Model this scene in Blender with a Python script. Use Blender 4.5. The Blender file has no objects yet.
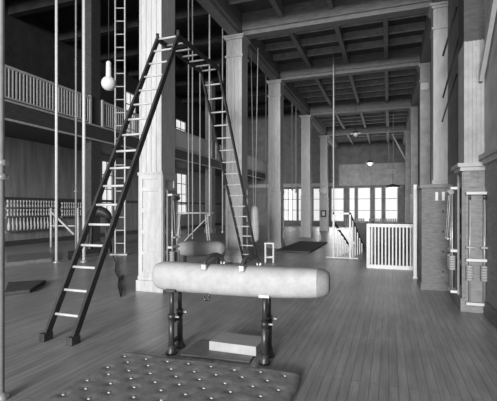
import bpy, bmesh, math, random
from mathutils import Vector, Matrix
random.seed(7)
sc = bpy.context.scene
COL = sc.collection
R = math.radians
PI = math.pi

# ---------------------------------------------------------------- camera, world, light, exposure
YAW = 19.5
cd = bpy.data.cameras.new('camera'); cam = bpy.data.objects.new('camera', cd); COL.objects.link(cam)
cam.location = (0, 0, 1.65); cam.rotation_euler = (R(90), 0, R(YAW))
cd.sensor_width = 36; cd.lens = 396 / 497 * 36; cd.shift_y = 7.5 / 497
cd.clip_start = .05; cd.clip_end = 200
sc.camera = cam
sc.view_settings.view_transform = 'Standard'; sc.view_settings.look = 'None'
sc.view_settings.gamma = 1; sc.view_settings.use_curve_mapping = False
sc.view_settings.exposure = 0.3
w = bpy.data.worlds.new('sky'); sc.world = w; w.use_nodes = True
w.node_tree.nodes['Background'].inputs[0].default_value = (1, 1, 1, 1)
w.node_tree.nodes['Background'].inputs[1].default_value = 0.35
def area(name, loc, target, sx, sy, power, spec=1):
    l = bpy.data.lights.new(name, 'AREA'); l.shape = 'RECTANGLE'; l.size = sx; l.size_y = sy; l.energy = power
    o = bpy.data.objects.new(name, l); COL.objects.link(o); o.location = loc
    l.specular_factor = spec; o.rotation_euler = (Vector(target) - Vector(loc)).to_track_quat('-Z', 'Y').to_euler()
    return o
area('daylight_behind', (-0.5, -40, 7.0), (-4.0, 14, 2.5), 12, 9, 23000)
area('daylight_left', (-14.8, 1.5, 4.2), (-6, 9, 0.5), 6, 4, 250)
area('daylight_far', (-2.5, 35.4, 2.0), (-2.5, 20, 2.4), 7, 3, 200, .15)

# ---------------------------------------------------------------- projection helpers (photo pixel -> place)
FW = Vector((-math.sin(R(YAW)), math.cos(R(YAW)), 0)); RT = Vector((math.cos(R(YAW)), math.sin(R(YAW)), 0))
def P(u, v, d): return Vector((0, 0, 1.65)) + FW * d + RT * (d * (u - 248.5) / 396) + Vector((0, 0, (208 - v) / 396 * d))
def G(u, v):
    p = P(u, v, 1.65 * 396 / (v - 208)); p.z = 0; return p

# ---------------------------------------------------------------- materials (all greys: the photograph is monochrome)
def mat(name, g, rough=.6, var=.25, scale=6, stretch=(1, 1, 1), bump=.15, metal=0, spec=.4):
    m = bpy.data.materials.new(name); m.use_nodes = True; nt = m.node_tree; b = nt.nodes['Principled BSDF']
    b.inputs['Roughness'].default_value = rough; b.inputs['Metallic'].default_value = metal
    b.inputs['Specular IOR Level'].default_value = spec
    tc = nt.nodes.new('ShaderNodeTexCoord'); mp = nt.nodes.new('ShaderNodeMapping')
    mp.inputs['Scale'].default_value = stretch
    nt.links.new(tc.outputs['Object'], mp.inputs[0])
    n = nt.nodes.new('ShaderNodeTexNoise'); n.inputs['Scale'].default_value = scale; n.inputs['Detail'].default_value = 6
    n.inputs['Roughness'].default_value = .7
    nt.links.new(mp.outputs[0], n.inputs['Vector'])
    cr = nt.nodes.new('ShaderNodeValToRGB')
    a, c = g * (1 - var), min(1, g * (1 + var))
    cr.color_ramp.elements[0].color = (a, a, a, 1); cr.color_ramp.elements[1].color = (c, c, c, 1)
    cr.color_ramp.elements[0].position = .3; cr.color_ramp.elements[1].position = .7
    nt.links.new(n.outputs['Fac'], cr.inputs[0]); nt.links.new(cr.outputs[0], b.inputs['Base Color'])
    if bump:
        bp = nt.nodes.new('ShaderNodeBump'); bp.inputs['Strength'].default_value = bump; bp.inputs['Distance'].default_value = .01
        nt.links.new(n.outputs['Fac'], bp.inputs['Height']); nt.links.new(bp.outputs[0], b.inputs['Normal'])
    return m
def emit(name, g, s):
    m = bpy.data.materials.new(name); m.use_nodes = True; b = m.node_tree.nodes['Principled BSDF']
    b.inputs['Base Color'].default_value = (g, g, g, 1); b.inputs['Emission Color'].default_value = (1, 1, 1, 1)
    b.inputs['Emission Strength'].default_value = s; return m
def floor_mat():
    m = mat('floor_boards', .4, .33, .25, 3, (6, .5, 1), .08); nt = m.node_tree; b = nt.nodes['Principled BSDF']
    tc = nt.nodes.new('ShaderNodeTexCoord'); mp = nt.nodes.new('ShaderNodeMapping'); mp.inputs['Rotation'].default_value = (0, 0, R(90))
    nt.links.new(tc.outputs['Object'], mp.inputs[0])
    br = nt.nodes.new('ShaderNodeTexBrick'); br.inputs['Scale'].default_value = 1
    br.inputs['Brick Width'].default_value = 2.6; br.inputs['Row Height'].default_value = .085; br.inputs['Mortar Size'].default_value = .004
    br.inputs['Color1'].default_value = (.88, .88, .88, 1); br.inputs['Color2'].default_value = (1.08, 1.08, 1.08, 1); br.inputs['Mortar'].default_value = (.6, .6, .6, 1)
    nt.links.new(mp.outputs[0], br.inputs['Vector'])
    n2 = nt.nodes.new('ShaderNodeTexNoise'); n2.inputs['Scale'].default_value = .9; n2.inputs['Detail'].default_value = 5
    nt.links.new(tc.outputs['Object'], n2.inputs['Vector'])
    mr = nt.nodes.new('ShaderNodeMapRange'); mr.inputs['To Min'].default_value = .55; mr.inputs['To Max'].default_value = 1.45
    nt.links.new(n2.outputs['Fac'], mr.inputs[0])
    src = b.inputs['Base Color'].links[0].from_socket
    mx = nt.nodes.new('ShaderNodeMix'); mx.data_type = 'RGBA'; mx.blend_type = 'MULTIPLY'; mx.inputs[0].default_value = 1
    nt.links.new(src, mx.inputs[6]); nt.links.new(br.outputs[0], mx.inputs[7])
    mx2 = nt.nodes.new('ShaderNodeMix'); mx2.data_type = 'RGBA'; mx2.blend_type = 'MULTIPLY'; mx2.inputs[0].default_value = 1
    nt.links.new(mx.outputs[2], mx2.inputs[6]); nt.links.new(mr.outputs[0], mx2.inputs[7])
    nt.links.new(mx2.outputs[2], b.inputs['Base Color'])
    return m
M = dict(
    floor=floor_mat(),
    pale=mat('pale_painted_wood', .56, .6, .18, 4, (3, 3, .6)),
    paleline=mat('pale_trim', .5, .6, .15),
    white=mat('white_paint', .75, .5, .1),
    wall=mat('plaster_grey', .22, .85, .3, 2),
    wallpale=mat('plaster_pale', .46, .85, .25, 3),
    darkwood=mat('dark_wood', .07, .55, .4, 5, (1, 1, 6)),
    ceil=mat('ceiling_boards', .15, .8, .35, 4, (1, 6, 1)),
    beam=mat('beam_wood', .3, .7, .3, 4, (1, 5, 5)),
    litjoist=mat('joist_wood_lit', .55, .7, .3, 4),  # light on the joist fronts put into a paler wood tone
    midwood=mat('mid_wood', .2, .6, .3, 6, (1, 1, 5)),
    cabinet=mat('cabinet_wood', .17, .6, .35, 7, (1, 1, 4)),
    leather=mat('pale_leather', .47, .55, .16, 7, (1, 1, 1), .25),
    greyleather=mat('grey_leather', .26, .5, .25, 6),
    darkleather=mat('dark_leather', .05, .45, .3, 6),
    iron=mat('iron', .09, .4, .4, 12, metal=.6),
    steel=mat('steel', .55, .35, .2, 12, metal=.5),
    ladder=mat('ladder_dark_rail', .05, .5, .4, 6),
    rung=mat('pale_rung', .6, .55, .2, 6),
    canvas=mat('mat_canvas', .27, .9, .35, 9, (1, 1, 1), .5),
    darkmat=mat('dark_mat', .09, .9, .3, 8),
    tuft=mat('pale_tuft', .7, .8, .1),
    box=mat('pale_wood', .45, .6, .15, 5, (1, 6, 1)),
    rope=mat('rope', .35, .9, .3, 20),
    palerope=mat('pale_rope', .6, .8, .2, 20),
    club=mat('club_wood', .55, .45, .2, 8),
    pane=emit('daylit_pane', .7, .5),
    pane_left=emit('daylit_side_pane', .8, .6),
    lamp=emit('lit_lamp', .8, 1.5),
    casing=mat('casing_wood', .27, .6, .3, 6, (1, 1, 4)),
    greypost=mat('grey_post', .28, .5, .2),
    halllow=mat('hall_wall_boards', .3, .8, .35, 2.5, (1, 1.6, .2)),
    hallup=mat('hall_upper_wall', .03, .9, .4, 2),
    opal=mat('opal_glass', .78, .25, .05, 3),
)

# ---------------------------------------------------------------- mesh helpers
class MB:
    def __init__(s): s.bm = bmesh.new()
    def box(s, x0, x1, y0, y1, z0, z1, mtx=None):
        v = [s.bm.verts.new((x, y, z)) for z in (z0, z1) for y in (y0, y1) for x in (x0, x1)]
        for f in ((0, 2, 3, 1), (4, 5, 7, 6), (0, 1, 5, 4), (2, 6, 7, 3), (0, 4, 6, 2), (1, 3, 7, 5)): s.bm.faces.new([v[i] for i in f])
        if mtx:
            for q in v: q.co = mtx @ q.co
        return s
    def tube(s, pts, r, n=10, cap=True):
        pts = [Vector(p) for p in pts]
        rs = r if isinstance(r, (list, tuple)) else [r] * len(pts)
        rings = []; ref = None
        for i, p in enumerate(pts):
            t = (pts[min(i + 1, len(pts) - 1)] - pts[max(i - 1, 0)]).normalized()
            if ref is None: ref = Vector((0, 0, 1)) if abs(t.z) < .9 else Vector((1, 0, 0))
            a = t.cross(ref).normalized(); b = t.cross(a).normalized(); ref = -b if False else ref
            if abs(t.dot(ref)) > .98: ref = Vector((1, 0, 0)) if abs(t.x) < .9 else Vector((0, 1, 0)); a = t.cross(ref).normalized(); b = t.cross(a).normalized()
            rings.append([s.bm.verts.new(p + (a * math.cos(2 * PI * k / n) + b * math.sin(2 * PI * k / n)) * rs[i]) for k in range(n)])
        for A, B in zip(rings, rings[1:]):
            for k in range(n):
                f = s.bm.faces.new((A[k], A[(k + 1) % n], B[(k + 1) % n], B[k])); f.smooth = True
        if cap: s.bm.faces.new(rings[0][::-1]); s.bm.faces.new(rings[-1])
        return s
    def bar(s, a, b, w_, h_, up=(0, 0, 1)):
        a = Vector(a); b = Vector(b); t = (b - a).normalized(); sd = t.cross(Vector(up)).normalized(); n = sd.cross(t)
        v = [s.bm.verts.new(p + sd * (w_ / 2 * i) + n * (h_ / 2 * j)) for p in (a, b) for (i, j) in ((-1, -1), (1, -1), (1, 1), (-1, 1))]
        for k in range(4): s.bm.faces.new((v[k], v[(k + 1) % 4], v[4 + (k + 1) % 4], v[4 + k]))
        s.bm.faces.new(v[3::-1]); s.bm.faces.new(v[4:])
        return s
    def lathe(s, prof, c=(0, 0, 0), n=20, axis='z'):
        rings = []
        for r, z in prof:
            ring = []
            for k in range(n):
                a = 2 * PI * k / n; q = (r * math.cos(a), r * math.sin(a), z)
                if axis == 'x': q = (q[2], q[0], q[1])
                if axis == 'y': q = (q[0], q[2], q[1])
                ring.append(s.bm.verts.new(Vector(q) + Vector(c)))
            rings.append(ring)
        for A, B in zip(rings, rings[1:]):
            for k in range(n):
                f = s.bm.faces.new((A[k], A[(k + 1) % n], B[(k + 1) % n], B[k])); f.smooth = True
        s.bm.faces.new(rings[0][::-1]); s.bm.faces.new(rings[-1])
        return s
    def ball(s, c, r, n=14, sq=(1, 1, 1)):
        mtx = Matrix.Translation(Vector(c)) @ Matrix.Diagonal((r * sq[0], r * sq[1], r * sq[2], 1))
        g = bmesh.ops.create_uvsphere(s.bm, u_segments=n, v_segments=max(6, n // 2 + 2), radius=1, matrix=mtx)
        for v in g['verts']:
            for f in v.link_faces: f.smooth = True
        return s
    def build(s, name, m, parent=None, bevel=0, loc=None):
        bmesh.ops.recalc_face_normals(s.bm, faces=s.bm.faces)
        if loc is not None:
            for v in s.bm.verts: v.co -= Vector(loc)
        me = bpy.data.meshes.new(name); s.bm.to_mesh(me); s.bm.free(); me.materials.append(M[m] if isinstance(m, str) else m)
        o = bpy.data.objects.new(name, me); COL.objects.link(o)
        if loc is not None: o.location = loc
        if parent: o.parent = parent
        if bevel:
            b = o.modifiers.new('bevel', 'BEVEL'); b.width = bevel; b.segments = 2; b.limit_method = 'ANGLE'
        return o
def tag(o, label=None, cat=None, group=None, kind=None):
    if label: o['label'] = label
    if cat: o['category'] = cat
    if group: o['group'] = group
    if kind: o['kind'] = kind
    return o
def thing(name, label, cat, loc=(0, 0, 0), rz=0, group=None):
    o = bpy.data.objects.new(name, None); o.empty_display_size = .1; COL.objects.link(o)
    o.location = loc; o.rotation_euler = (0, 0, rz); return tag(o, label, cat, group)
def dup(o, parent=None, **kw):
    c = o.copy(); COL.objects.link(c)
    if parent: c.parent = parent
    for ch in list(o.children): dup(ch, c)
    for k, v in kw.items():
        if k == 'loc': c.location = v
        elif k == 'rz': c.rotation_euler = (0, 0, v)
        else: c[k] = v
    return c
def struct(o): o['kind'] = 'structure'; return o
def BX(*a): return MB().box(*a)

# ---------------------------------------------------------------- the setting
XL, XC, XP0, XP1, XR, XQ = -15.5, -11.0, -4.70, -4.17, 1.42, 1.07
YF, YN = 36.0, -3.0
ZN, ZH = 7.55, 10.5            # nave ceiling, tall hall ceiling
YP = [6.72, 11.2, 15.7, 22.2, 28.8]
struct(BX(XL - .2, XR + .2, YN, YF + .2, -.2, 0).build('floor', 'floor'))
c = struct(BX(XP0, XR + .2, YN, YF + .2, ZN, ZN + .15).build('ceiling', 'ceil'))
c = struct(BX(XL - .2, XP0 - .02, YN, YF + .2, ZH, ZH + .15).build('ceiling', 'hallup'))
struct(BX(XP0 - .02, XP0 + .18, YN, YF, ZN + .16, ZH + .15).build('wall_upper', 'wall'))

def wall_with_holes(name, m, fixed, a0, a1, z0, z1, holes, axis, th, sgn):
    """wall in the plane axis = fixed; holes = (a, b, za, zb)"""
    mb = MB(); cuts = sorted(set([a0, a1] + [q for h in holes for q in h[:2]]))
    for p, q in zip(cuts, cuts[1:]):
        hs = sorted([(h[2], h[3]) for h in holes if h[0] <= p + 1e-6 and h[1] >= q - 1e-6]); z = z0
        for za, zb in hs + [(z1, z1)]:
            if za > z + 1e-6:
                if axis == 'y': mb.box(p, q, min(fixed, fixed + sgn * th), max(fixed, fixed + sgn * th), z, za)
                else: mb.box(min(fixed, fixed + sgn * th), max(fixed, fixed + sgn * th), p, q, z, za)
            z = zb
    return struct(mb.build(name, m))
WN = [0]
def window(axis, fixed, sgn, a, b, za, zb, nx, nz, pane='pane'):
    WN[0] += 1; n = WN[0]; fr = MB(); t = .06
    def bx(p, q, r0, r1, d0, d1):
        lo, hi = sorted((fixed + sgn * d0, fixed + sgn * d1))
        return (p, q, lo, hi, r0, r1) if axis == 'y' else (lo, hi, p, q, r0, r1)
    for p, q in ((a, a + t), (b - t, b)): fr.box(*bx(p, q, za, zb, .02, .12))
    for p, q in ((za, za + t), (zb - t, zb)): fr.box(*bx(a + t, b - t, p, q, .02, .12))
    for k in range(1, nx): x = a + (b - a) * k / nx; fr.box(*bx(x - .03, x + .03, za + t, zb - t, .04, .1))
    for k in range(1, nz): z = za + (zb - za) * k / nz; fr.box(*bx(a + t, b - t, z - .03, z + .03, .03, .11))
    o = struct(fr.build('window_%d' % n, 'paleline'))
    pm = MB().box(*bx(a, b, za, zb, .13, .17)).build('pane', pane, o)
    return o
def xu(u, Y):   # X where the ray of pixel column u meets the plane Y
    t = (u - 248.5) / 396; q = FW + RT * t; return q.x * Y / q.y
def yu(u, X):
    t = (u - 248.5) / 396; q = FW + RT * t; return q.y * X / q.x
fw = [(u0, u1) for u0, u1 in ((269, 276), (288, 297), (313, 320), (331, 344), (349, 355), (357.5, 370.5), (374.5, 382), (385, 398))]
holes = []; spec = []
for u0, u1 in fw:
    a, b = xu(u0, YF), xu(u1, YF); holes.append((a, b, .45, 3.45))
for a, b in ((-9.3, -8.4), (-7.9, -7.0)): holes.append((a, b, .45, 3.45))
wall_with_holes('wall_far', 'wall', YF, XL, XR + .2, 0, ZH, holes, 'y', .25, 1)
for a, b, z0, z1 in holes: window('y', YF, 1, a, b, z0, z1, 1, 3)
lh = []
for u0, u1 in ((102, 113), (177, 187)):
    lh.append((yu(u0, XL), yu(u1, XL), 1.1, 4.4))
up = [(yu(126, XL), yu(136, XL), 5.9, 9.0), (yu(176, XL), yu(186, XL), 5.9, 8.6)]
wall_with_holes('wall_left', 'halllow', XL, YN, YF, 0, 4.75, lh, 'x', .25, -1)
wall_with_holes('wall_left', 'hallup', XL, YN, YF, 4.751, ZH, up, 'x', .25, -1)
for h in lh + up: window('x', XL, -1, *h, 2, 4, 'pane_left')
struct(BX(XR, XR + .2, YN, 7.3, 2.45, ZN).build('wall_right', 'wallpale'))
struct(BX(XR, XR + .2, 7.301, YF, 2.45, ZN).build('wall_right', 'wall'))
# far wall frieze and dado mouldings
struct(BX(XP1, XR, YF - .12, YF - .002, 3.62, 5.5).build('trim_1', 'wallpale'))
struct(BX(XL, XP0, YF - .1, YF - .002, 3.6, 3.9).build('trim_2', 'paleline'))
struct(BX(XL + .002, XL + .12, YN, YF - .13, 1.98, 2.12).build('trim_3', 'darkwood'))
struct(BX(XL + .002, XL + .06, YN, YF - .13, 0, .22).build('baseboard_left', 'darkwood'))
# right dado (a lower wall skin with a cap)
mb = BX(XR - .0, XR + .2, YN, YF, 0, 2.45); struct(mb.build('wall_dado', 'casing'))
mb = BX(XR - .09, XR - .001, YN, 7.05, 2.4, 2.47); mb.box(XR - .05, XR - .001, YN, 7.05, 2.32, 2.4); struct(mb.build('trim_4', 'paleline'))
struct(BX(XR - .04, XR - .001, YN, 6.9, .001, .22).build('baseboard_right', 'cabinet'))
# ceiling of the nave: girders, cross beams, stringers, joists
ZB = 6.9
tn = 5
def trim(mb, m):
    global tn
    o = struct(mb.build('trim_%d' % tn, m)); tn += 1; return o
mb = BX(XP0 + .03, XP1 - .03, YN, YF, ZB + .1, ZN); mb.box(XP0 + .12, XP1 - .12, YN, YF, ZB, ZB + .1); trim(mb, 'beam')
trim(BX(XQ + .02, XR - .001, YN, YF, ZB, ZN), 'beam')
for Y in [2.2] + YP:
    mb = BX(XP1 - .02, XQ + .01, Y + .03, Y + .5, ZB + .12, ZN); mb.box(XP1 - .02, XQ + .01, Y + .1, Y + .43, ZB, ZB + .12)
    trim(mb, 'beam')
YB = [-2.5, 2.2] + YP + [YF]
for ya, yb in zip(YB, YB[1:]):
    n = 3 if yb - ya < 5 else 5
    for k in range(1, n + 1):
        y = ya + .5 + (yb - ya - .5) * k / (n + 1)
        mb = BX(XP1 - .02, XQ + .01, y - .05, y + .05, ZN - .22, ZN); trim(mb, 'litjoist')
    mb = MB()
    for X in (-2.95, -1.52, -.09): mb.box(X - .07, X + .07, ya + .52, yb - .02, ZN - .34, ZN - .001)
    trim(mb, 'beam')
# tall hall ceiling beams
for Y in [3, 6.5, 9.8, 12.8, 15.6, 18.4, 21.2, 24, 28, 32]:
    trim(BX(XL, XP0 - .03, Y - .15, Y + .15, ZH - .5, ZH), 'hallup')
# gallery (running track) on the left
mb = BX(XL, XC, YN, YF, 4.72, 4.9); trim(mb, 'darkwood')
mb = BX(XC + .001, XC + .1, YN, YF, 4.3, 4.86); trim(mb, 'darkwood')
mb = BX(XC - .0, XC + .16, YN, YF, 4.86, 4.92); mb.box(XC + .1, XC + .15, YN, YF, 4.3, 4.36); trim(mb, 'paleline')

# ---------------------------------------------------------------- pillars
def pillar(X0, X1, Y, dpt, top, label, right=False, m='pale', low=None, upper=None):
    t = thing('pillar', label, 'pillar', ((X0 + X1) / 2, Y + dpt / 2, 0), 0, 'square panelled pillars')
    w_ = (X1 - X0) / 2; d = dpt / 2
    wr = .0 if right else None
    def ring(mb, e, z0, z1): mb.box(-w_ - e, w_ + (e if not right else 0), -d - e, d + e, z0, z1)
    lowm = low or m
    mb = MB(); ring(mb, -.012, .3, 2.3); mb.build('lower_shaft', lowm, t)
    mb = MB()
    e = .014   # raised stiles and rails on the lower half
    for sgn in (-1, 1):
        y0, y1 = (-d - e, -d + .012) if sgn < 0 else (d - .012, d + e)
        for x0, x1 in ((-w_, -w_ + .09), (w_ - .09, w_)): mb.box(x0, x1, y0, y1, .3, 2.3)
        for z in (.3, .72, 1.14, 1.56, 1.98, 2.22): mb.box(-w_ + .09, w_ - .09, y0, y1, z, z + .08)
    sides = (-1,) if right else (-1, 1)
    for sgn in sides:
        x0, x1 = (-w_ - e, -w_ + .012) if sgn < 0 else (w_ - .012, w_ + e)
        for y0, y1 in ((-d + .012, -d + .09), (d - .09, d - .012)): mb.box(x0, x1, y0, y1, .3, 2.3)
        for z in (.3, .72, 1.14, 1.56, 1.98, 2.22): mb.box(x0, x1, -d + .09, d - .09, z, z + .08)
    mb.build('panel_frame', lowm, t)
    mb = MB(); ring(mb, .045, 0, .22); ring(mb, .02, .22, .3); mb.build('plinth', lowm, t, .008)
    mb = MB()
    if low: ring(mb, .05, 2.24, 2.3); ring(mb, .09, 2.3, 2.36)
    else: ring(mb, .02, 2.3, 2.36)
    mb.build('dado_band', 'paleline', t)
    zs = upper or top - .12
    mb = MB(); ring(mb, -.012, 2.36, zs)
    # flutes: thin raised strips
    n = 5
    for k in range(n):
        x = -w_ + .03 + (2 * w_ - .06) * k / (n - 1); mb.box(x - .018, x + .018, -d - .004, -d + .012, 2.36, min(zs, top - .7))
    mb.build('shaft', m, t)
    if upper:  # above this height the shaft takes a darker tone
        mb = MB(); ring(mb, -.012, upper, top - .12); mb.build('upper_shaft', 'darkwood', t)
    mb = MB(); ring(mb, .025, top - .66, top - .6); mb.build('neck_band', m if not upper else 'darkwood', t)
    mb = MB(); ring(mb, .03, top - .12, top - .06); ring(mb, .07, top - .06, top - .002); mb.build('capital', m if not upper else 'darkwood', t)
    return t
PL = ['pale panelled pillar nearest the camera, rising out of frame behind the tall arch ladder',
      'pale panelled pillar with white punching bag beside it, its capital left of center',
      'pale panelled pillar third from the front, above the small white stool',
      'pale panelled pillar fourth in the left row, beside the dark floor mat',
      'farthest pale pillar of the left row, with round disc and box on it']
for Y, l in zip(YP, PL): pillar(XP0, XP1, Y, .53, ZB, l)
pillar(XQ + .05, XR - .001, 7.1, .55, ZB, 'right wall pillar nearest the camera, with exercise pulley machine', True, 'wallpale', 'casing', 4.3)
for Y, l in zip(YP[1:], ['pale right wall pillar rising behind the dark panelled cabinet', 'right wall pillar with small white card near its top',
                         'right wall pillar fourth from the front, beyond the white card', 'farthest right wall pillar near the bright end windows']):
    pillar(XQ, XR - .001, Y, .53, ZB, l, True, 'pale' if Y == YP[1] else 'wallpale')
for Y, l in ((12.8, 'dark square gallery column behind the hanging white globe lamp'), (18.4, 'dark gallery column hidden behind the nearest pale pillar'),
             (24.0, 'grey gallery column beyond the padded bench horse')):
    t = thing('gallery_column', l, 'column', (XC - .2, Y, 0), 0, 'columns carrying the gallery')
    BX(-.24, .24, -.26, .26, .3, ZH - .5).build('shaft', 'wall' if Y > 20 else 'darkwood', t)
    BX(-.29, .29, -.31, .31, 0, .3).build('plinth', 'midwood', t)
# gallery railings, one per bay
names = ['gallery railing of close pale bars, at far upper left', 'gallery railing section behind the hanging vertical ladder',
         'gallery railing section seen between the two nearest pale pillars', 'farthest gallery railing section by the end wall']
for (a, b), l in zip(((6.2, 12.5), (13.1, 18.1), (18.7, 23.7), (24.3, 35.9)), names):
    t = thing('gallery_railing', l, 'railing', (XC + .06, a, 4.92), 0, 'railings along the gallery')
    L = b - a
    BX(-.04, .04, 0, L, .98, 1.06).build('top_rail', 'paleline', t)
    BX(-.03, .03, 0, L, .06, .11).build('bottom_rail', 'paleline', t)
    for y in (.05, L - .05): BX(-.045, .045, y - .045, y + .045, 0, 1.1).build('post', 'paleline', t)
    if a > 18: BX(-.07, -.045, .1, L - .1, .02, .98).build('screen_panel', 'white', t)
    n = int(L / .13); first = None
    for k in range(1, n):
        y = .05 + (L - .1) * k / n
        if first is None: first = BX(-.017, .017, -.022, .022, .11, .98).build('baluster', 'paleline', t); first.location.y = y
        else:
            q = first.copy(); COL.objects.link(q); q.parent = t; q.location.y = y

# ---------------------------------------------------------------- arch ladder
XA, XB = -4.03, -3.60
path = [(3.80, 0.02), (6.35, 4.77), (8.15, 4.77), (11.0, 0.02)]
t = thing('arch_ladder', 'tall arch shaped double ladder with dark rails and pale rungs', 'ladder', ((XA + XB) / 2, 3.8, 0))
def Lp(x, y, z): return (x - (XA + XB) / 2, y - 3.8, z)
for x in (XA, XB):
    mb = MB(); sec = .04, .085
    # mitred polyline rail
    prof = []
    for i, (y, z) in enumerate(path):
        p = Vector((0, y, z))
        d0 = (Vector((0,) + path[i]) - Vector((0,) + path[i - 1])).normalized() if i else None
        d1 = (Vector((0,) + path[i + 1]) - Vector((0,) + path[i])).normalized() if i < 3 else None
        tn_ = ((d0 or d1) + (d1 or d0)).normalized(); nrm = Vector((0, -tn_.z, tn_.y)); k = 1 / max(.3, nrm.dot(Vector((0, -(d1 or d0).z, (d1 or d0).y))))
        prof.append([mb.bm.verts.new(Lp(x + sx * sec[0] / 2, y + nrm.y * s_ * k * sec[1] / 2, max(0, z + nrm.z * s_ * k * sec[1] / 2))) for sx, s_ in ((-1, -1), (1, -1), (1, 1), (-1, 1))])
    for A, B in zip(prof, prof[1:]):
        for k in range(4): mb.bm.faces.new((A[k], A[(k + 1) % 4], B[(k + 1) % 4], B[k]))
    mb.bm.faces.new(prof[0][::-1]); mb.bm.faces.new(prof[-1])
    mb.build('rail', 'ladder', t)
    for y, z in (path[1], path[2]):
        MB().tube([Lp(x, y - .01, z - .02), Lp(x, y - .01, z + .1)], .03, 8).build('hinge_knob', 'ladder', t)
    mb = BX(*(lambda q: (q[0] - .042, q[0] + .042, q[1] - .08, q[1] + .07, 0, .10))(Lp(x, 3.82, 0))); mb.build('foot_block', 'ladder', t, .01)
    mb = BX(*(lambda q: (q[0] - .05, q[0] + .05, q[1] - .08, q[1] + .08, 0, .07))(Lp(x, 10.98, 0))); mb.build('foot_block', 'ladder', t, .01)
rg = MB().tube([(-(XB - XA) / 2, 0, 0), ((XB - XA) / 2, 0, 0)], .018, 8).build('rung', 'rung', t)
spots = []
for (a, b), n in zip(zip(path, path[1:]), (17, 6, 17)):
    ks = range(1, n) if n > 10 else range(0, n + 1)
    for k in ks: f = k / n; spots.append((a[0] + (b[0] - a[0]) * f, a[1] + (b[1] - a[1]) * f))
for i, (y, z) in enumerate(spots):
    q = rg if i == 0 else rg.copy()
    if i: COL.objects.link(q); q.parent = t
    q.location = Lp((XA + XB) / 2, y, z)

# ---------------------------------------------------------------- pommel horse
hl, hr = G(171.5, 353.5), G(264.5, 363.5)
ax = (hr - hl).normalized(); perp = Vector((-ax.y, ax.x, 0))
ang = math.atan2(ax.y, ax.x)
gap = .22
org = (hl + hr) / 2 + perp * gap / 2
t = thing('pommel_horse', 'long pale leather pommel horse on four iron legs in foreground', 'pommel horse', org, ang)
hw = (hr - hl).length / 2
XH0, XH1 = -.80, 1.21
def loft(f0, f1, n, grow):
    mb = MB(); NS = 28; rings = []
    for i in range(n + 1):
        f = .5 - .5 * math.cos(PI * (f0 + (f1 - f0) * i / n))
        s_ = max(1e-3, 1 - abs(2 * f - 1) ** 14) ** .5       # squarish rounded ends
        x = XH0 + (XH1 - XH0) * f + grow; e = abs(2 * f - 1)
        a = .165 * (.45 + .55 * s_) * (1 - .1 * e ** 2) + grow; b_ = .168 * (.5 + .5 * s_) * (1 - .1 * max(0, 2 * f - 1) ** 2) + grow
        zc = .848 + .02 * (2 * f - 1) ** 2
        rings.append([mb.bm.verts.new((x, a * math.copysign(abs(math.cos(p)) ** .75, math.cos(p)), zc + b_ * math.copysign(abs(math.sin(p)) ** .75, math.sin(p)))) for p in [2 * PI * k / NS for k in range(NS)]])
    for A, B in zip(rings, rings[1:]):
        for k in range(NS): mb.bm.faces.new((A[k], A[(k + 1) % NS], B[(k + 1) % NS], B[k])).smooth = True
    for q in (rings[0][::-1], rings[-1]): mb.bm.faces.new(q).smooth = True
    return mb
ec = loft(.84, 1, 10, .004).build('dark_end', 'greyleather', t); ec['label'] = 'darker right end of the body'  # last stretch of the body in a darker leather tone
mb = loft(0, 1, 36, 0)
mb.build('body', 'leather', t)
for x in (-.13, .30):
    pts = [(x + .06 - .06 * -math.cos(a) , .14 * math.cos(a), 1.01 + .115 * math.sin(a)) for a in [PI * k / 12 for k in range(13)]]
    pm = MB().tube([(x + .12, .14, .97)] + pts + [(x, -.14, .97)], .022, 10).build('pommel', 'darkleather', t)
    MB().box(x - .03, x + .03, -.175, -.12, .97, 1.035).build('pommel_foot', 'steel', pm, .008)
    MB().box(x + .09, x + .15, .12, .175, .97, 1.035).build('pommel_foot', 'steel', pm, .008)
for sx in (-1, 1):
    for sy in (-1, 1):
        x, y = sx * hw, sy * gap / 2
        lg = MB()
        lg.tube([(x, y, .05), (x, y, .42)], .033, 12); lg.tube([(x, y, .42), (x, y * .9, .74)], .025, 12)
        L = lg.build('leg', 'iron', t)
        MB().tube([(x, y, .39), (x, y, .45)], .042, 12).build('collar', 'iron', L)
        MB().tube([(x + .045, y, .42), (x + .095, y, .42)], .012, 8).build('set_screw', 'steel', L)
        MB().lathe([(.065, 0), (.065, .02), (.045, .05), (.04, .1)], (x, y, 0), 14).build('foot', 'iron', L)
    for z in (.13, .36): MB().bar((sx * hw, -gap / 2, z), (sx * hw, gap / 2, z), .03, .04).build('cross_brace', 'iron', t)
    MB().box(sx * hw - .06, sx * hw + .06, -.15, .15, .70, .735).build('saddle_plate', 'steel' if sx > 0 else 'iron', t, .006)
mb = MB(); mb.tube([(-.12 + .035 * math.cos(a), -.1, .662 + .035 * math.sin(a)) for a in [2 * PI * k / 14 for k in range(15)]], .012, 8); mb.build('strap_ring', 'iron', t)
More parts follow.
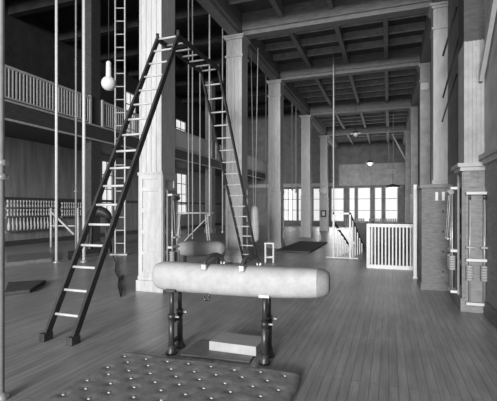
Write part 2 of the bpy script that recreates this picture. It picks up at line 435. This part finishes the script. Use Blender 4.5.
# tufted mat
A = Vector((-2.77, 3.69, 0)); B = Vector((-.80, 3.79, 0)); ux = (B - A).normalized(); ma = math.atan2(ux.y, ux.x)
W_, D_ = (B - A).length, 2.3
t = thing('tufted_mat', 'thick tufted canvas mat with pale buttons, in front of the horse', 'mat', A, ma)
tu = []; rows = 0; y = -.12
while y > -D_ + .1:
    x = .1 + (.115 if rows % 2 else 0)
    while x < W_ - .06: tu.append((x + random.uniform(-.015, .015), y + random.uniform(-.015, .015))); x += .25
    y -= .155; rows += 1
tu = tu[:98]
nx, ny = 92, 110; H = .065
def hz(x, y):
    e = min(x, W_ - x, -y, D_ + y); z = H * min(1, (max(0, e) / .05 + .35)) ** .5
    for a, b in tu:
        q = (x - a) ** 2 + (y - b) ** 2
        if q < .02: z -= .011 * math.exp(-q / .0014)
    return z
def edge(i, n, L):   # wavy, slightly worn outline
    return .012 * math.sin(5.1 * i / n * PI) + .006 * math.sin(17 * i / n)
mb = MB(); vs = [[None] * (ny + 1) for _ in range(nx + 1)]
for i in range(nx + 1):
    for j in range(ny + 1):
        x, y = W_ * i / nx, -D_ * j / ny
        vs[i][j] = mb.bm.verts.new((x + (j == 0 or j == ny or i in (0, nx)) * edge(j, ny, 1) * .6, y + (1 - j / ny) ** 8 * edge(i, nx, 1), hz(x, y)))
for i in range(nx):
    for j in range(ny): mb.bm.faces.new((vs[i][j], vs[i][j + 1], vs[i + 1][j + 1], vs[i + 1][j])).smooth = True
per = [vs[i][0] for i in range(nx)] + [vs[nx][j] for j in range(ny)] + [vs[i][ny] for i in range(nx, 0, -1)] + [vs[0][j] for j in range(ny, 0, -1)]
lo = [mb.bm.verts.new((v.co.x, v.co.y, 0)) for v in per]
for k in range(len(per)): mb.bm.faces.new((per[k], per[(k + 1) % len(per)], lo[(k + 1) % len(per)], lo[k]))
mb.bm.faces.new(lo)
mb.build('pad', 'canvas', t)
f0 = None
for x, y in tu:
    if f0 is None: f0 = MB().ball((0, 0, 0), .014, 10, (1, 1, .45)).build('tuft', 'tuft', t); q = f0
    else: q = f0.copy(); COL.objects.link(q); q.parent = t
    q.location = (x, y, hz(x, y) + .004)
# flat board under the horse and pale box
p0, p1 = G(188, 352.5), G(262, 361)
d_ = (p1 - p0); m0 = (p0 + p1) / 2
mb = MB().box(-.40, .40, -.06, .42, 0, .025); o = mb.build('base_board', 'midwood', None, .006); o.location = (org.x, org.y - .1, 0); o.rotation_euler.z = ang
tag(o, 'dark flat wooden board lying on floor beneath the pommel horse', 'board')
bl, br_ = P(209, 350.3, 4.52), P(256, 357, 4.33)
bl.z = br_.z = 0
v = br_ - bl; a_ = math.atan2(v.y, v.x)
o = BX(0, v.length, 0, .36, 0, .105).build('wooden_block', 'box', None, .006); o.location = (bl.x, bl.y, .026); o.rotation_euler.z = a_
tag(o, 'shallow pale wooden box block on the floor under the pommel horse', 'box')

# ---------------------------------------------------------------- hanging vertical ladder, poles, globe lamp
def poleat(u, v): return G(u, v)
g = P(120.2, 208, 14); g.z = 0
t = thing('vertical_ladder', 'narrow vertical ladder with pale rungs, left of the nearest pillar', 'ladder', g, R(YAW))
for x in (-.17, .17): MB().box(x - .02, x + .02, -.035, .035, .0, ZH - .5).build('rail', 'rung', t)
rg = None; z = .4
while z < ZH - .8:
    if rg is None: rg = MB().tube([(-.16, 0, 0), (.16, 0, 0)], .02, 8).build('rung', 'rung', t); q = rg
    else: q = rg.copy(); COL.objects.link(q); q.parent = t
    q.location = (0, 0, z); z += .462
BX(-.3, .3, -.2, .2, 0, .05).build('base_plate', 'paleline', t)
def pole(u, v, r, label, m='rung', top=ZH - .001, clamps=()):
    p = G(u, v); t = thing('climbing_pole', label, 'pole', p, 0, 'upright poles at left')
    MB().tube([(0, 0, .0), (0, 0, top)], r, 12).build('shaft', m, t)
    MB().lathe([(r * 2.4, 0), (r * 2.4, .02), (r * 1.3, .06)], (0, 0, 0), 12).build('floor_socket', 'steel', t)
    for z in clamps: MB().lathe([(r * 1.2, -.03), (r * 2.2, -.02), (r * 2.2, .02), (r * 1.2, .03)], (0, 0, z), 12).build('clamp', 'steel', t)
    return t
pole(56.5, 262.5, .042, 'pale climbing pole standing left of the gallery column, second from left edge', 'white')
pole(84, 262, .048, 'pale thick climbing pole just left of the tall arch ladder rails', 'white')
pole(76, 258, .03, 'thin grey climbing pole close beside the thick pale pole', 'paleline', ZH - .001, (2.2,))
pole(1.5, 399, .024, 'near upright post with clamps at the left edge of the photo', 'greypost', ZH - .001, (1.65 + 45 / 396 * 3.42, 1.65 + 31 / 396 * 3.42))
dg = 8.0; pl = P(108.7, 208, dg)
zc = 1.65 + (208 - 83.5) / 396 * dg
t = thing('globe_lamp', 'white globe lamp with tubular neck hanging on a cord at upper left', 'lamp', (pl.x, pl.y, zc))
MB().ball((0, 0, 0), .145, 24).build('globe', 'opal', t)
MB().lathe([(.06, .1), (.055, .16), (.05, .42), (.03, .45)], (0, 0, 0), 16).build('neck', 'opal', t)
MB().tube([(0, 0, .44), (0, 0, ZH - zc - .001)], .008, 6).build('cord', 'iron', t)

# ---------------------------------------------------------------- hanging ropes in the hall
def rope(u, d, v0, v1, r, label, m='rope', top=None):
    p = P(u, 208, d); z1 = 1.65 + (208 - v1) / 396 * d; z0 = top if top else (1.65 + (208 - v0) / 396 * d)
    mb = MB(); pts = [(0.004 * math.sin(k), .004 * math.cos(k * 1.3), z1 + (z0 - z1) * k / 12) for k in range(13)]
    mb.tube(pts, r, 8); mb.ball((0, 0, z1), r * 1.8, 8)
    o = mb.build('climbing_rope', m); o.location = (p.x, p.y, 0); return tag(o, label, 'rope', 'ropes hanging from the ceiling')
rope(188.5, 14, 0, 235, .022, 'left one of the rope pair hanging right behind the nearest pale pillar', top=ZH - .001)
rope(192.5, 14, 0, 238, .022, 'right one of the rope pair hanging right behind the nearest pale pillar', top=ZH - .001)
rope(209.5, 13, 0, 215, .026, 'pale rope hanging through the arch ladder top', 'palerope', top=ZH - .001)
rope(222.5, 14.5, 0, 232, .022, 'beaded rope hanging just left of the second pale pillar', 'palerope', top=ZH - .001)
rope(266, 17.5, 0, 210, .02, 'thin rope hanging just left of the third pale pillar', top=ZH - .001)
rope(292, 22.6, 0, 190, .03, 'left rope of the pair between third and fourth pillars', 'palerope', top=ZH - .001)
rope(296, 22.6, 0, 192, .03, 'right rope of the pair between third and fourth pillars', 'palerope', top=ZH - .001)
rope(333.5, 15, 0, 216, .025, 'pale rope dropping from the ceiling above the stair gate', 'palerope', top=ZN - .001)
rope(200, 24, 0, 225, .035, 'rope hanging farther back between the first two pillars', 'palerope', top=ZH - .001)

# ---------------------------------------------------------------- punching bag by the second pillar
d = 13; p = P(254.5, 208, d); zt = 1.65 + 2 / 396 * d; zb = 1.65 - 34 / 396 * d
t = thing('punching_bag', 'white tapered punching bag hanging right of the second pillar', 'punching bag', (p.x, p.y, zb))
H = zt - zb
MB().lathe([(.02, 0), (.11, .02), (.15, .12), (.16, .4), (.13, H - .12), (.08, H - .02), (.02, H)], (0, 0, 0), 20).build('bag', 'white', t)
for s_ in (-1, 1): MB().tube([(s_ * .03, 0, H - .02), (s_ * .12, 0, ZB - zb - .002)], .012, 6).build('suspension_rope', 'palerope', t)
# small white stool
p = G(269.5, 262)
t = thing('stool', 'small white open framed stool beside the third pillar', 'stool', (p.x, p.y, 0), R(12))
for x in (-.12, .12):
    for y in (-.12, .12): MB().box(x - .018, x + .018, y - .018, y + .018, 0, .56).build('leg', 'white', t)
BX(-.15, .15, -.15, .15, .56, .6).build('seat', 'white', t)
for y in (-.12, .12): MB().bar((-.12, y, .15), (.12, y, .15), .02, .03).build('stretcher', 'white', t)

# ---------------------------------------------------------------- padded horse in the middle distance
p = P(201, 208, 10.3); 
t = thing('vaulting_horse', 'low grey padded vaulting horse behind the pommel horse, between the first two pillars', 'vaulting horse', (p.x, p.y, 0), R(YAW + 1))
mb = MB(); rings = []
for i in range(25):
    f = i / 24; s_ = max(.02, 1 - abs(2 * f - 1) ** 6) ** .5; x = -.64 + 1.28 * f
    rings.append([mb.bm.verts.new((x, .24 * s_ * math.copysign(abs(math.cos(q)) ** .7, math.cos(q)), .60 + .20 * s_ * math.copysign(abs(math.sin(q)) ** .7, math.sin(q)))) for q in [2 * PI * k / 20 for k in range(20)]])
for A_, B_ in zip(rings, rings[1:]):
    for k in range(20): mb.bm.faces.new((A_[k], A_[(k + 1) % 20], B_[(k + 1) % 20], B_[k])).smooth = True
mb.bm.faces.new(rings[0][::-1]); mb.bm.faces.new(rings[-1])
mb.build('body', 'leather', t)
for x in (-.42, .42):
    for y in (-.15, .15): MB().tube([(x, y, 0), (x, y * .8, .45)], .035, 10).build('leg', 'darkwood', t)
# parallel bars further back
p = P(193, 208, 16)
t = thing('parallel_bars', 'pale parallel bars on slanted posts beyond the vaulting horse', 'parallel bars', (p.x, p.y, 0), R(35))
for y in (-.25, .25):
    MB().tube([(-.8, y, 1.45), (.8, y, 1.45)], .03, 10).build('bar', 'rung', t)
    for x in (-.6, .6):
        MB().tube([(x * 1.1, y, .05), (x * .9, y, 1.45)], .028, 8).build('post', 'rung', t)
for x in (-.66, .66): MB().box(x - .05, x + .05, -.4, .4, 0, .07).build('base', 'midwood', t)
MB().bar((-.62, -.25, .1), (.56, -.25, 1.3), .03, .03).build('brace', 'rung', t)

# ---------------------------------------------------------------- pulley weight machines
def machine(label, loc, rz, first=[None], wd=.3):
    if first[0] is not None:
        return dup(first[0], loc=loc, rz=rz, label=label)
    t = thing('pulley_machine', label, 'exercise machine', loc, rz, 'wall pulley weight machines')
    BX(-.15, .15, .0, .03, .1, 1.95).build('backboard', 'casing', t)
    for x in (-.1, .1):
        MB().tube([(x, -.07, .12), (x, -.07, 1.85)], .014, 8).build('guide_rod', 'steel', t)
        wt = MB(); 
        for k in range(6): wt.lathe([(.05, 0), (.05, .035)], (x, -.07, .5 + k * .04), 12)
        wt.build('weight_stack', 'wallpale', t)
        MB().lathe([(.045, -.012), (.03, 0), (.045, .012)], (x, -.09, 1.8), 14, 'x').build('pulley', 'iron', t)
        h = MB().tube([(x, -.14, 1.05), (x, -.1, 1.75)], .006, 6).build('cord', 'palerope', t)
        MB().tube([(x - .06, -.14, 1.02), (x + .06, -.14, 1.02)], .018, 8).build('handle', 'club', h)
    for z in (.14, .82, 1.86): MB().box(-.15, .15, -.1, .0, z - .02, z + .02).build('bracket', 'white', t)
    first[0] = t; return t
machine('pulley weight machine with white rods on the nearest right pillar', ((XQ + .05 + XR) / 2 + .02, 7.1 - .055, 0.02), 0)
machine('pulley weight machine on the shaded side of nearest left pillar', (XP1 + .05, 7.0, 0.05), R(90))
machine('pulley weight machine on the right wall pillar beyond the white balustrade', ((XQ + XR) / 2, YP[2] - .055, .35), 0)
machine('pulley weight machine in shadow, side-on beyond nearest right pillar', (XQ - .0, 7.48, .12), R(-90))
# dark panelled cabinet
t = thing('panel_cabinet', 'tall dark panelled wooden cabinet against the right wall', 'cabinet', (.98, 8.75, 0))
BX(-.35, .43, .0, .9, 0, 2.05).build('carcass', 'cabinet', t)
BX(-.39, .43, -.04, .94, 2.05, 2.13).build('cornice', 'midwood', t, .01)
BX(-.37, .43, -.02, .92, 0, .14).build('plinth', 'cabinet', t)
for k in range(4):
    z0 = .18 + k * .4; mb = MB()
    x0, x1 = -.32, .40
    mb.box(x0, x1, -.016, 0, z0, z0 + .05); mb.box(x0, x1, -.016, 0, z0 + .31, z0 + .36); mb.box(x0, x0 + .06, -.016, 0, z0 + .05, z0 + .31); mb.box(x1 - .06, x1, -.016, 0, z0 + .05, z0 + .31)
    dr = mb.build('drawer', 'cabinet', t)
    MB().ball((.04, -.03, z0 + .2), .018, 10).build('knob', 'iron', dr)
for k in range(3): BX(-.1 + k * .12, -.05 + k * .12, -.03, -.0, 1.8, 1.97).build('pale_bar', 'white', t)
# white balustrade
p0 = Vector((-.53, 11.4, 0)); LX = 1.17
t = thing('balustrade', 'white painted balustrade with close upright bars at right centre', 'balustrade', p0)
BX(-.04, LX, -.04, .04, 1.13, 1.22).build('top_rail', 'white', t)
BX(.045, LX, -.04, .04, .0, .1).build('bottom_rail', 'white', t)
for x in (0, LX - .0): BX(x - .045, x + .045, -.045, .045, 0, 1.2).build('post', 'white', t)
for k in range(1, 13):
    x = LX * k / 13; BX(x - .018, x + .018, -.018, .018, .1, 1.13).build('baluster', 'white', t)
# return of the balustrade down the side
BX(-.04, .04, .05, 3.6, 1.13, 1.22).build('side_rail', 'white', t)
for k in range(1, 16): y = .05 + 3.5 * k / 15; BX(-.018, .018, y - .018, y + .018, 0, 1.13).build('baluster', 'white', t)
o = thing('white_post', 'slim white upright post at right end of the white balustrade', 'post', (.585, 10.1, 0))
BX(-.035, .035, -.035, .035, 0, 2.2).build('shaft', 'white', o); BX(-.05, .05, -.05, .05, 0, .04).build('foot_plate', 'white', o)
t = thing('dark_backing', 'long low dark block added to hide bright floor behind the white balustrade', 'cabinet', (-1.55, 19, 0))  # added block, keeps the view between the white bars dark
BX(0, 2.5, 0, .5, .08, .92).build('carcass', 'darkwood', t); BX(-.03, 2.53, -.03, .53, .92, .96).build('top', 'darkwood', t); BX(.05, 2.45, .04, .46, 0, .08).build('plinth', 'darkwood', t)
for k in range(5):
    dr = BX(.03 + k * .49, .47 + k * .49, -.018, -.0, .12, .88).build('door', 'darkwood', t); MB().ball((.42 + k * .49, -.03, .52), .015, 8).build('knob', 'steel', dr)
# stair gate with sloping rails
t = thing('stair_railing', 'white stair gate frame with sloping dark handrails going down', 'stair railing', (-1.72, 13.3, 0))
for x in (0, .53): BX(x - .03, x + .03, -.03, .03, 0, 1.5).build('post', 'white', t)
BX(-.03, .56, -.03, .03, 1.44, 1.5).build('top_rail', 'white', t)
BX(-.25, .78, -.05, .05, 0, .035).build('sill', 'white', t)
for x0, z0 in ((.03, 1.15), (.53, 1.46)):
    MB().bar((x0, .03, z0), (x0 + .3, 2.3, .15), .05, .06).build('handrail', 'darkwood', t)
    for k in range(1, 6):
        f = k / 6; x, y = x0 + .3 * f, .03 + 2.27 * f; BX(x - .018, x + .018, y - .018, y + .018, 0, z0 + (.15 - z0) * f - .02).build('baluster', 'white', t)
MB().bar((.03, 0, .95), (.5, 0, .95), .02, .04).build('crossbar', 'white', t)

# ---------------------------------------------------------------- Indian clubs and dumbbells on left wall racks
for Y0, Y1, z, l in ((12.3, 15.1, .68, 'lowest wooden wall shelf, holding the row of tall pale clubs'), (12.3, 15.1, 1.3, 'middle wooden wall shelf, above the row of tall pale clubs'),
                     (12.3, 15.1, 1.68, 'highest wooden wall shelf over the row of tall pale clubs'), (15.3, 17.2, 1.25, 'lower of two short wall shelves behind the leftmost poles'),
                     (15.3, 17.2, 1.62, 'upper of two short wall shelves behind the leftmost poles')):
    t = thing('wall_shelf', l, 'shelf', (XL + .125, Y0, z), 0, 'shelves on the left wall')
    BX(0, .22, 0, Y1 - Y0, -.035, -.001).build('board', 'midwood', t)
    for y in (.1, Y1 - Y0 - .1): BX(0, .16, y - .02, y + .02, -.09, -.035).build('bracket', 'midwood', t)
c0 = MB().lathe([(.02, 0), (.05, .02), (.065, .16), (.055, .28), (.022, .40), (.017, .48), (.03, .51), (.02, .54)], (0, 0, 0), 14).build('exercise_club', 'club')
tag(c0, 'pale bottle shaped exercise club in bottom row on the left wall shelves', 'club', 'clubs in the bottom row of the rack')
for k in range(14):
    q = c0 if k == 0 else dup(c0); q.location = (XL + .24, 12.5 + k * .185, .68)
def dumb(): return MB().lathe([(.02, 0), (.05, .02), (.055, .08), (.02, .12), (.017, .2), (.055, .24), (.05, .3), (.02, .32)], (0, 0, 0), 12)
for Y0, n, z, lab, grp in ((12.45, 17, 1.3, 'small dumbbell in middle row of long left wall shelves', 'dumbbells in the middle row'), (12.45, 17, 1.68, 'small dumbbell in top row of long left wall shelves', 'dumbbells in the top row'),
                      (15.42, 11, 1.25, 'small dumbbell in lower row of the short left wall shelves', 'dumbbells low in the shorter rack'), (15.42, 11, 1.62, 'small dumbbell in upper row of the short left wall shelves', 'dumbbells high in the shorter rack')):
    q0 = dumb().build('dumbbell', 'club'); tag(q0, lab, 'dumbbell', grp)
    for k in range(n):
        q = q0 if k == 0 else dup(q0); q.location = (XL + .24, Y0 + k * .155, z)

# ---------------------------------------------------------------- left floor: horse, bars, mats
p = G(99, 252)
t = thing('leather_buck', 'dark leather vaulting buck seen through the arch ladder rungs', 'vaulting horse', (p.x, p.y, 0), R(YAW))
mb = MB(); rings = []
for i in range(19):
    f = i / 18; s_ = max(.03, 1 - abs(2 * f - 1) ** 5) ** .5; x = -.48 + .96 * f; zz = 1.3 + .22 * math.sin(PI * f)
    rings.append([mb.bm.verts.new((x, .2 * s_ * math.cos(q), zz + .2 * s_ * math.sin(q))) for q in [2 * PI * k / 18 for k in range(18)]])
for A_, B_ in zip(rings, rings[1:]):
    for k in range(18): mb.bm.faces.new((A_[k], A_[(k + 1) % 18], B_[(k + 1) % 18], B_[k])).smooth = True
mb.bm.faces.new(rings[0][::-1]); mb.bm.faces.new(rings[-1]); mb.build('body', 'darkleather', t)
for x in (-.3, .3):
    for y in (-.14, .14): MB().tube([(x * 1.25, y * 1.5, 0), (x, y, 1.3)], .05, 10).build('leg', 'darkwood', t)
p = G(51, 247)
t = thing('low_bars', 'low pale bar frame with a slanting brace near left wall racks', 'exercise bars', (p.x, p.y, 0), R(10))
for x in (0, 1.25): MB().tube([(x, 0, 0), (x, 0, 1.65)], .045, 10).build('post', 'rung', t)
MB().tube([(0, 0, 1.5), (1.2, -.2, .55)], .045, 10).build('brace', 'rung', t)
MB().tube([(0, 0, .9), (1.25, 0, .9)], .03, 10).build('bar', 'rung', t)
def flat(name, pts, h, m, label, cat):
    q = [G(*p_) for p_ in pts]; c_ = sum(q, Vector()) / len(q); mb = MB(); a = [mb.bm.verts.new((v.x - c_.x, v.y - c_.y, 0)) for v in q]; b = [mb.bm.verts.new((v.x - c_.x, v.y - c_.y, h)) for v in q]
    mb.bm.faces.new(a[::-1]); mb.bm.faces.new(b)
    for k in range(len(q)): mb.bm.faces.new((a[k], a[(k + 1) % len(q)], b[(k + 1) % len(q)], b[k]))
    o = mb.build(name, m, None, .015); o.location = (c_.x, c_.y, 0); return tag(o, label, cat)
flat('floor_mat', [(4, 296), (30, 293), (46, 283), (8, 285)], .07, 'darkmat', 'small dark folded mat on floor at left, nearest of the left mats', 'mat')
flat('floor_mat', [(6, 267), (52, 262), (50, 255), (6, 259)], .12, 'greyleather', 'grey padded mat on floor behind the leftmost poles', 'mat')
flat('floor_mat', [(59, 261), (92, 257), (94, 251), (60, 255)], .1, 'darkmat', 'dark flat mat on the floor around the thick climbing pole', 'mat').location.y += .35
o = BX(-.68, .68, -2.2, 2.2, 0, .05).build('floor_mat', 'darkmat', None, .015); o.location = (-3.4, 16.7, 0)
tag(o, 'wide dark mat on floor between third and fourth left pillars', 'mat')
# tangled rope on the floor
pts = [G(u, v) for u, v in ((113, 256), (116, 264), (115, 272), (119, 279), (118, 286), (121, 297), (122, 290), (120, 281), (123, 276))]
pts = [(q.x, q.y, .02) for q in pts]; c_ = Vector(pts[0])
o = MB().tube(pts, .016, 8).build('floor_rope', 'ladder', None, 0, (pts[0][0], pts[0][1], 0)); tag(o, 'loose dark rope lying on floor beside the arch ladder', 'rope')

# ---------------------------------------------------------------- far end fittings and lamps
def pend(u, v, d, r, label, m, ceil=ZN):
    p = P(u, v, d); t = thing('pendant_lamp', label, 'lamp', p)
    MB().lathe([(r * 1.9, -.02), (r * 1.6, .03), (r * .5, r * .8), (.03, r)], (0, 0, r * .4), 16).build('shade', 'iron', t)
    MB().ball((0, 0, 0), r, 14).build('bulb', m, t)
    MB().tube([(0, 0, r), (0, 0, ceil - p.z - .002)], .012, 6).build('cord', 'iron', t)
pend(355.5, 134, 20, .13, 'small pendant lamp hanging from ceiling over the fence aisle', 'opal', ZN)
pend(370, 163.5, 25, .14, 'lit pendant lamp hanging before the far frieze', 'lamp', ZN)
p = P(393, 187, 24)
t = thing('disc_lamp', 'dark wide disc shaded lamp hanging before right end windows', 'lamp', p)
MB().lathe([(.5, 0), (.48, .05), (.2, .14), (.05, .18)], (0, 0, 0), 20).build('shade', 'iron', t)
MB().lathe([(.34, -.03), (.36, -.004)], (0, 0, 0), 18).build('diffuser', 'opal', t)
MB().tube([(0, 0, .17), (0, 0, ZN - p.z - .002)], .015, 6).build('cord', 'iron', t)
for u, l in ((388.8, 'left hanging gymnast ring before the far frieze'), (393.2, 'right hanging gymnast ring before the far frieze')):
    p = P(u, 171, 22); t = thing('gymnast_ring', l, 'ring', p, R(YAW), 'gymnast rings hanging')
    MB().tube([(.085 * math.cos(a), 0, .085 * math.sin(a)) for a in [2 * PI * k / 16 for k in range(17)]], .025, 8).build('ring', 'club', t)
    MB().tube([(0, 0, .085), (0, 0, ZN - p.z - .002)], .014, 6).build('strap', 'rope', t)
p = P(427, 86, 14.6)
o = BX(-.13, .13, -.02, 0, -.12, .12).build('wall_card', 'white'); o.location = (1.23, YP[2] - .006, 6.07); tag(o, 'small blank white card high on a right wall pillar', 'card')
p = Vector((XP0 + .27, YP[4], 0))
o = MB().lathe([(.34, 0), (.34, .03), (.05, .05)], (0, 0, 0), 20).build('wall_disc', 'white'); o.rotation_euler = (R(90), 0, 0); o.location = (p.x, YP[4] - .03, 2.9); tag(o, 'round white disc mounted on the farthest left pillar', 'disc')
o = thing('alarm_box', 'small dark box with pale face on the farthest left pillar', 'box', (p.x, YP[4] - .03, 1.0))
BX(-.2, .2, -.12, -.0, 0, .5).build('case', 'darkwood', o); BX(-.1, .1, -.14, -.12, .1, .4).build('face', 'white', o)
for k, (x0, x1, l) in enumerate(((-3.6, -1.9, 'dark low radiator under the end windows at left'), (-1.6, .9, 'dark low radiator under the end windows at right'))):
    t = thing('radiator', l, 'radiator', (x0, YF - .5, 0), 0, 'radiators at the end wall')
    n = int((x1 - x0) / .15)
    for i in range(n): BX(i * .15, i * .15 + .1, 0, .2, .08, .75).build('column', 'iron', t)
    BX(0, n * .15 - .05, .05, .15, .0, .08).build('base', 'iron', t)
# diagonal ropes and brace at upper right
def stay(a, b, r, label, m):
    a, b = Vector(a), Vector(b); o = MB().tube([(0, 0, 0), b - a], r, 8).build('stay_rope', m); o.location = a; tag(o, label, 'rope', 'slanting ropes at upper right')
stay(P(457, 7, 8.55), P(443, 56, 8.8), .022, 'upper dark slanting rope before the pillar behind the cabinet', 'ladder')
stay(P(461, 30, 8.12), P(443, 98, 8.6), .018, 'middle dark slanting rope before the pillar behind the cabinet', 'ladder')
stay(P(457, 74, 8.6), P(442, 122, 8.7), .016, 'lowest dark slanting rope before the pillar behind the cabinet', 'ladder')
a, b = Vector((XR - .06, 5.6, 5.0)), Vector((XR - .06, 7.05, 3.65))
o = MB().bar((0, 0, 0), b - a, .06, .08).build('wall_brace', 'paleline'); o.location = a; tag(o, 'pale slanting strut on the upper right wall near nearest right pillar', 'strut')
a, b = P(392, 134, 26.6), P(406.5, 161, 26.70)
o = MB().tube([(0, 0, 0), b - a], .05, 8).build('pale_strut', 'white'); o.location = a; tag(o, 'pale slanting pole high beside the farthest right pillars', 'pole')
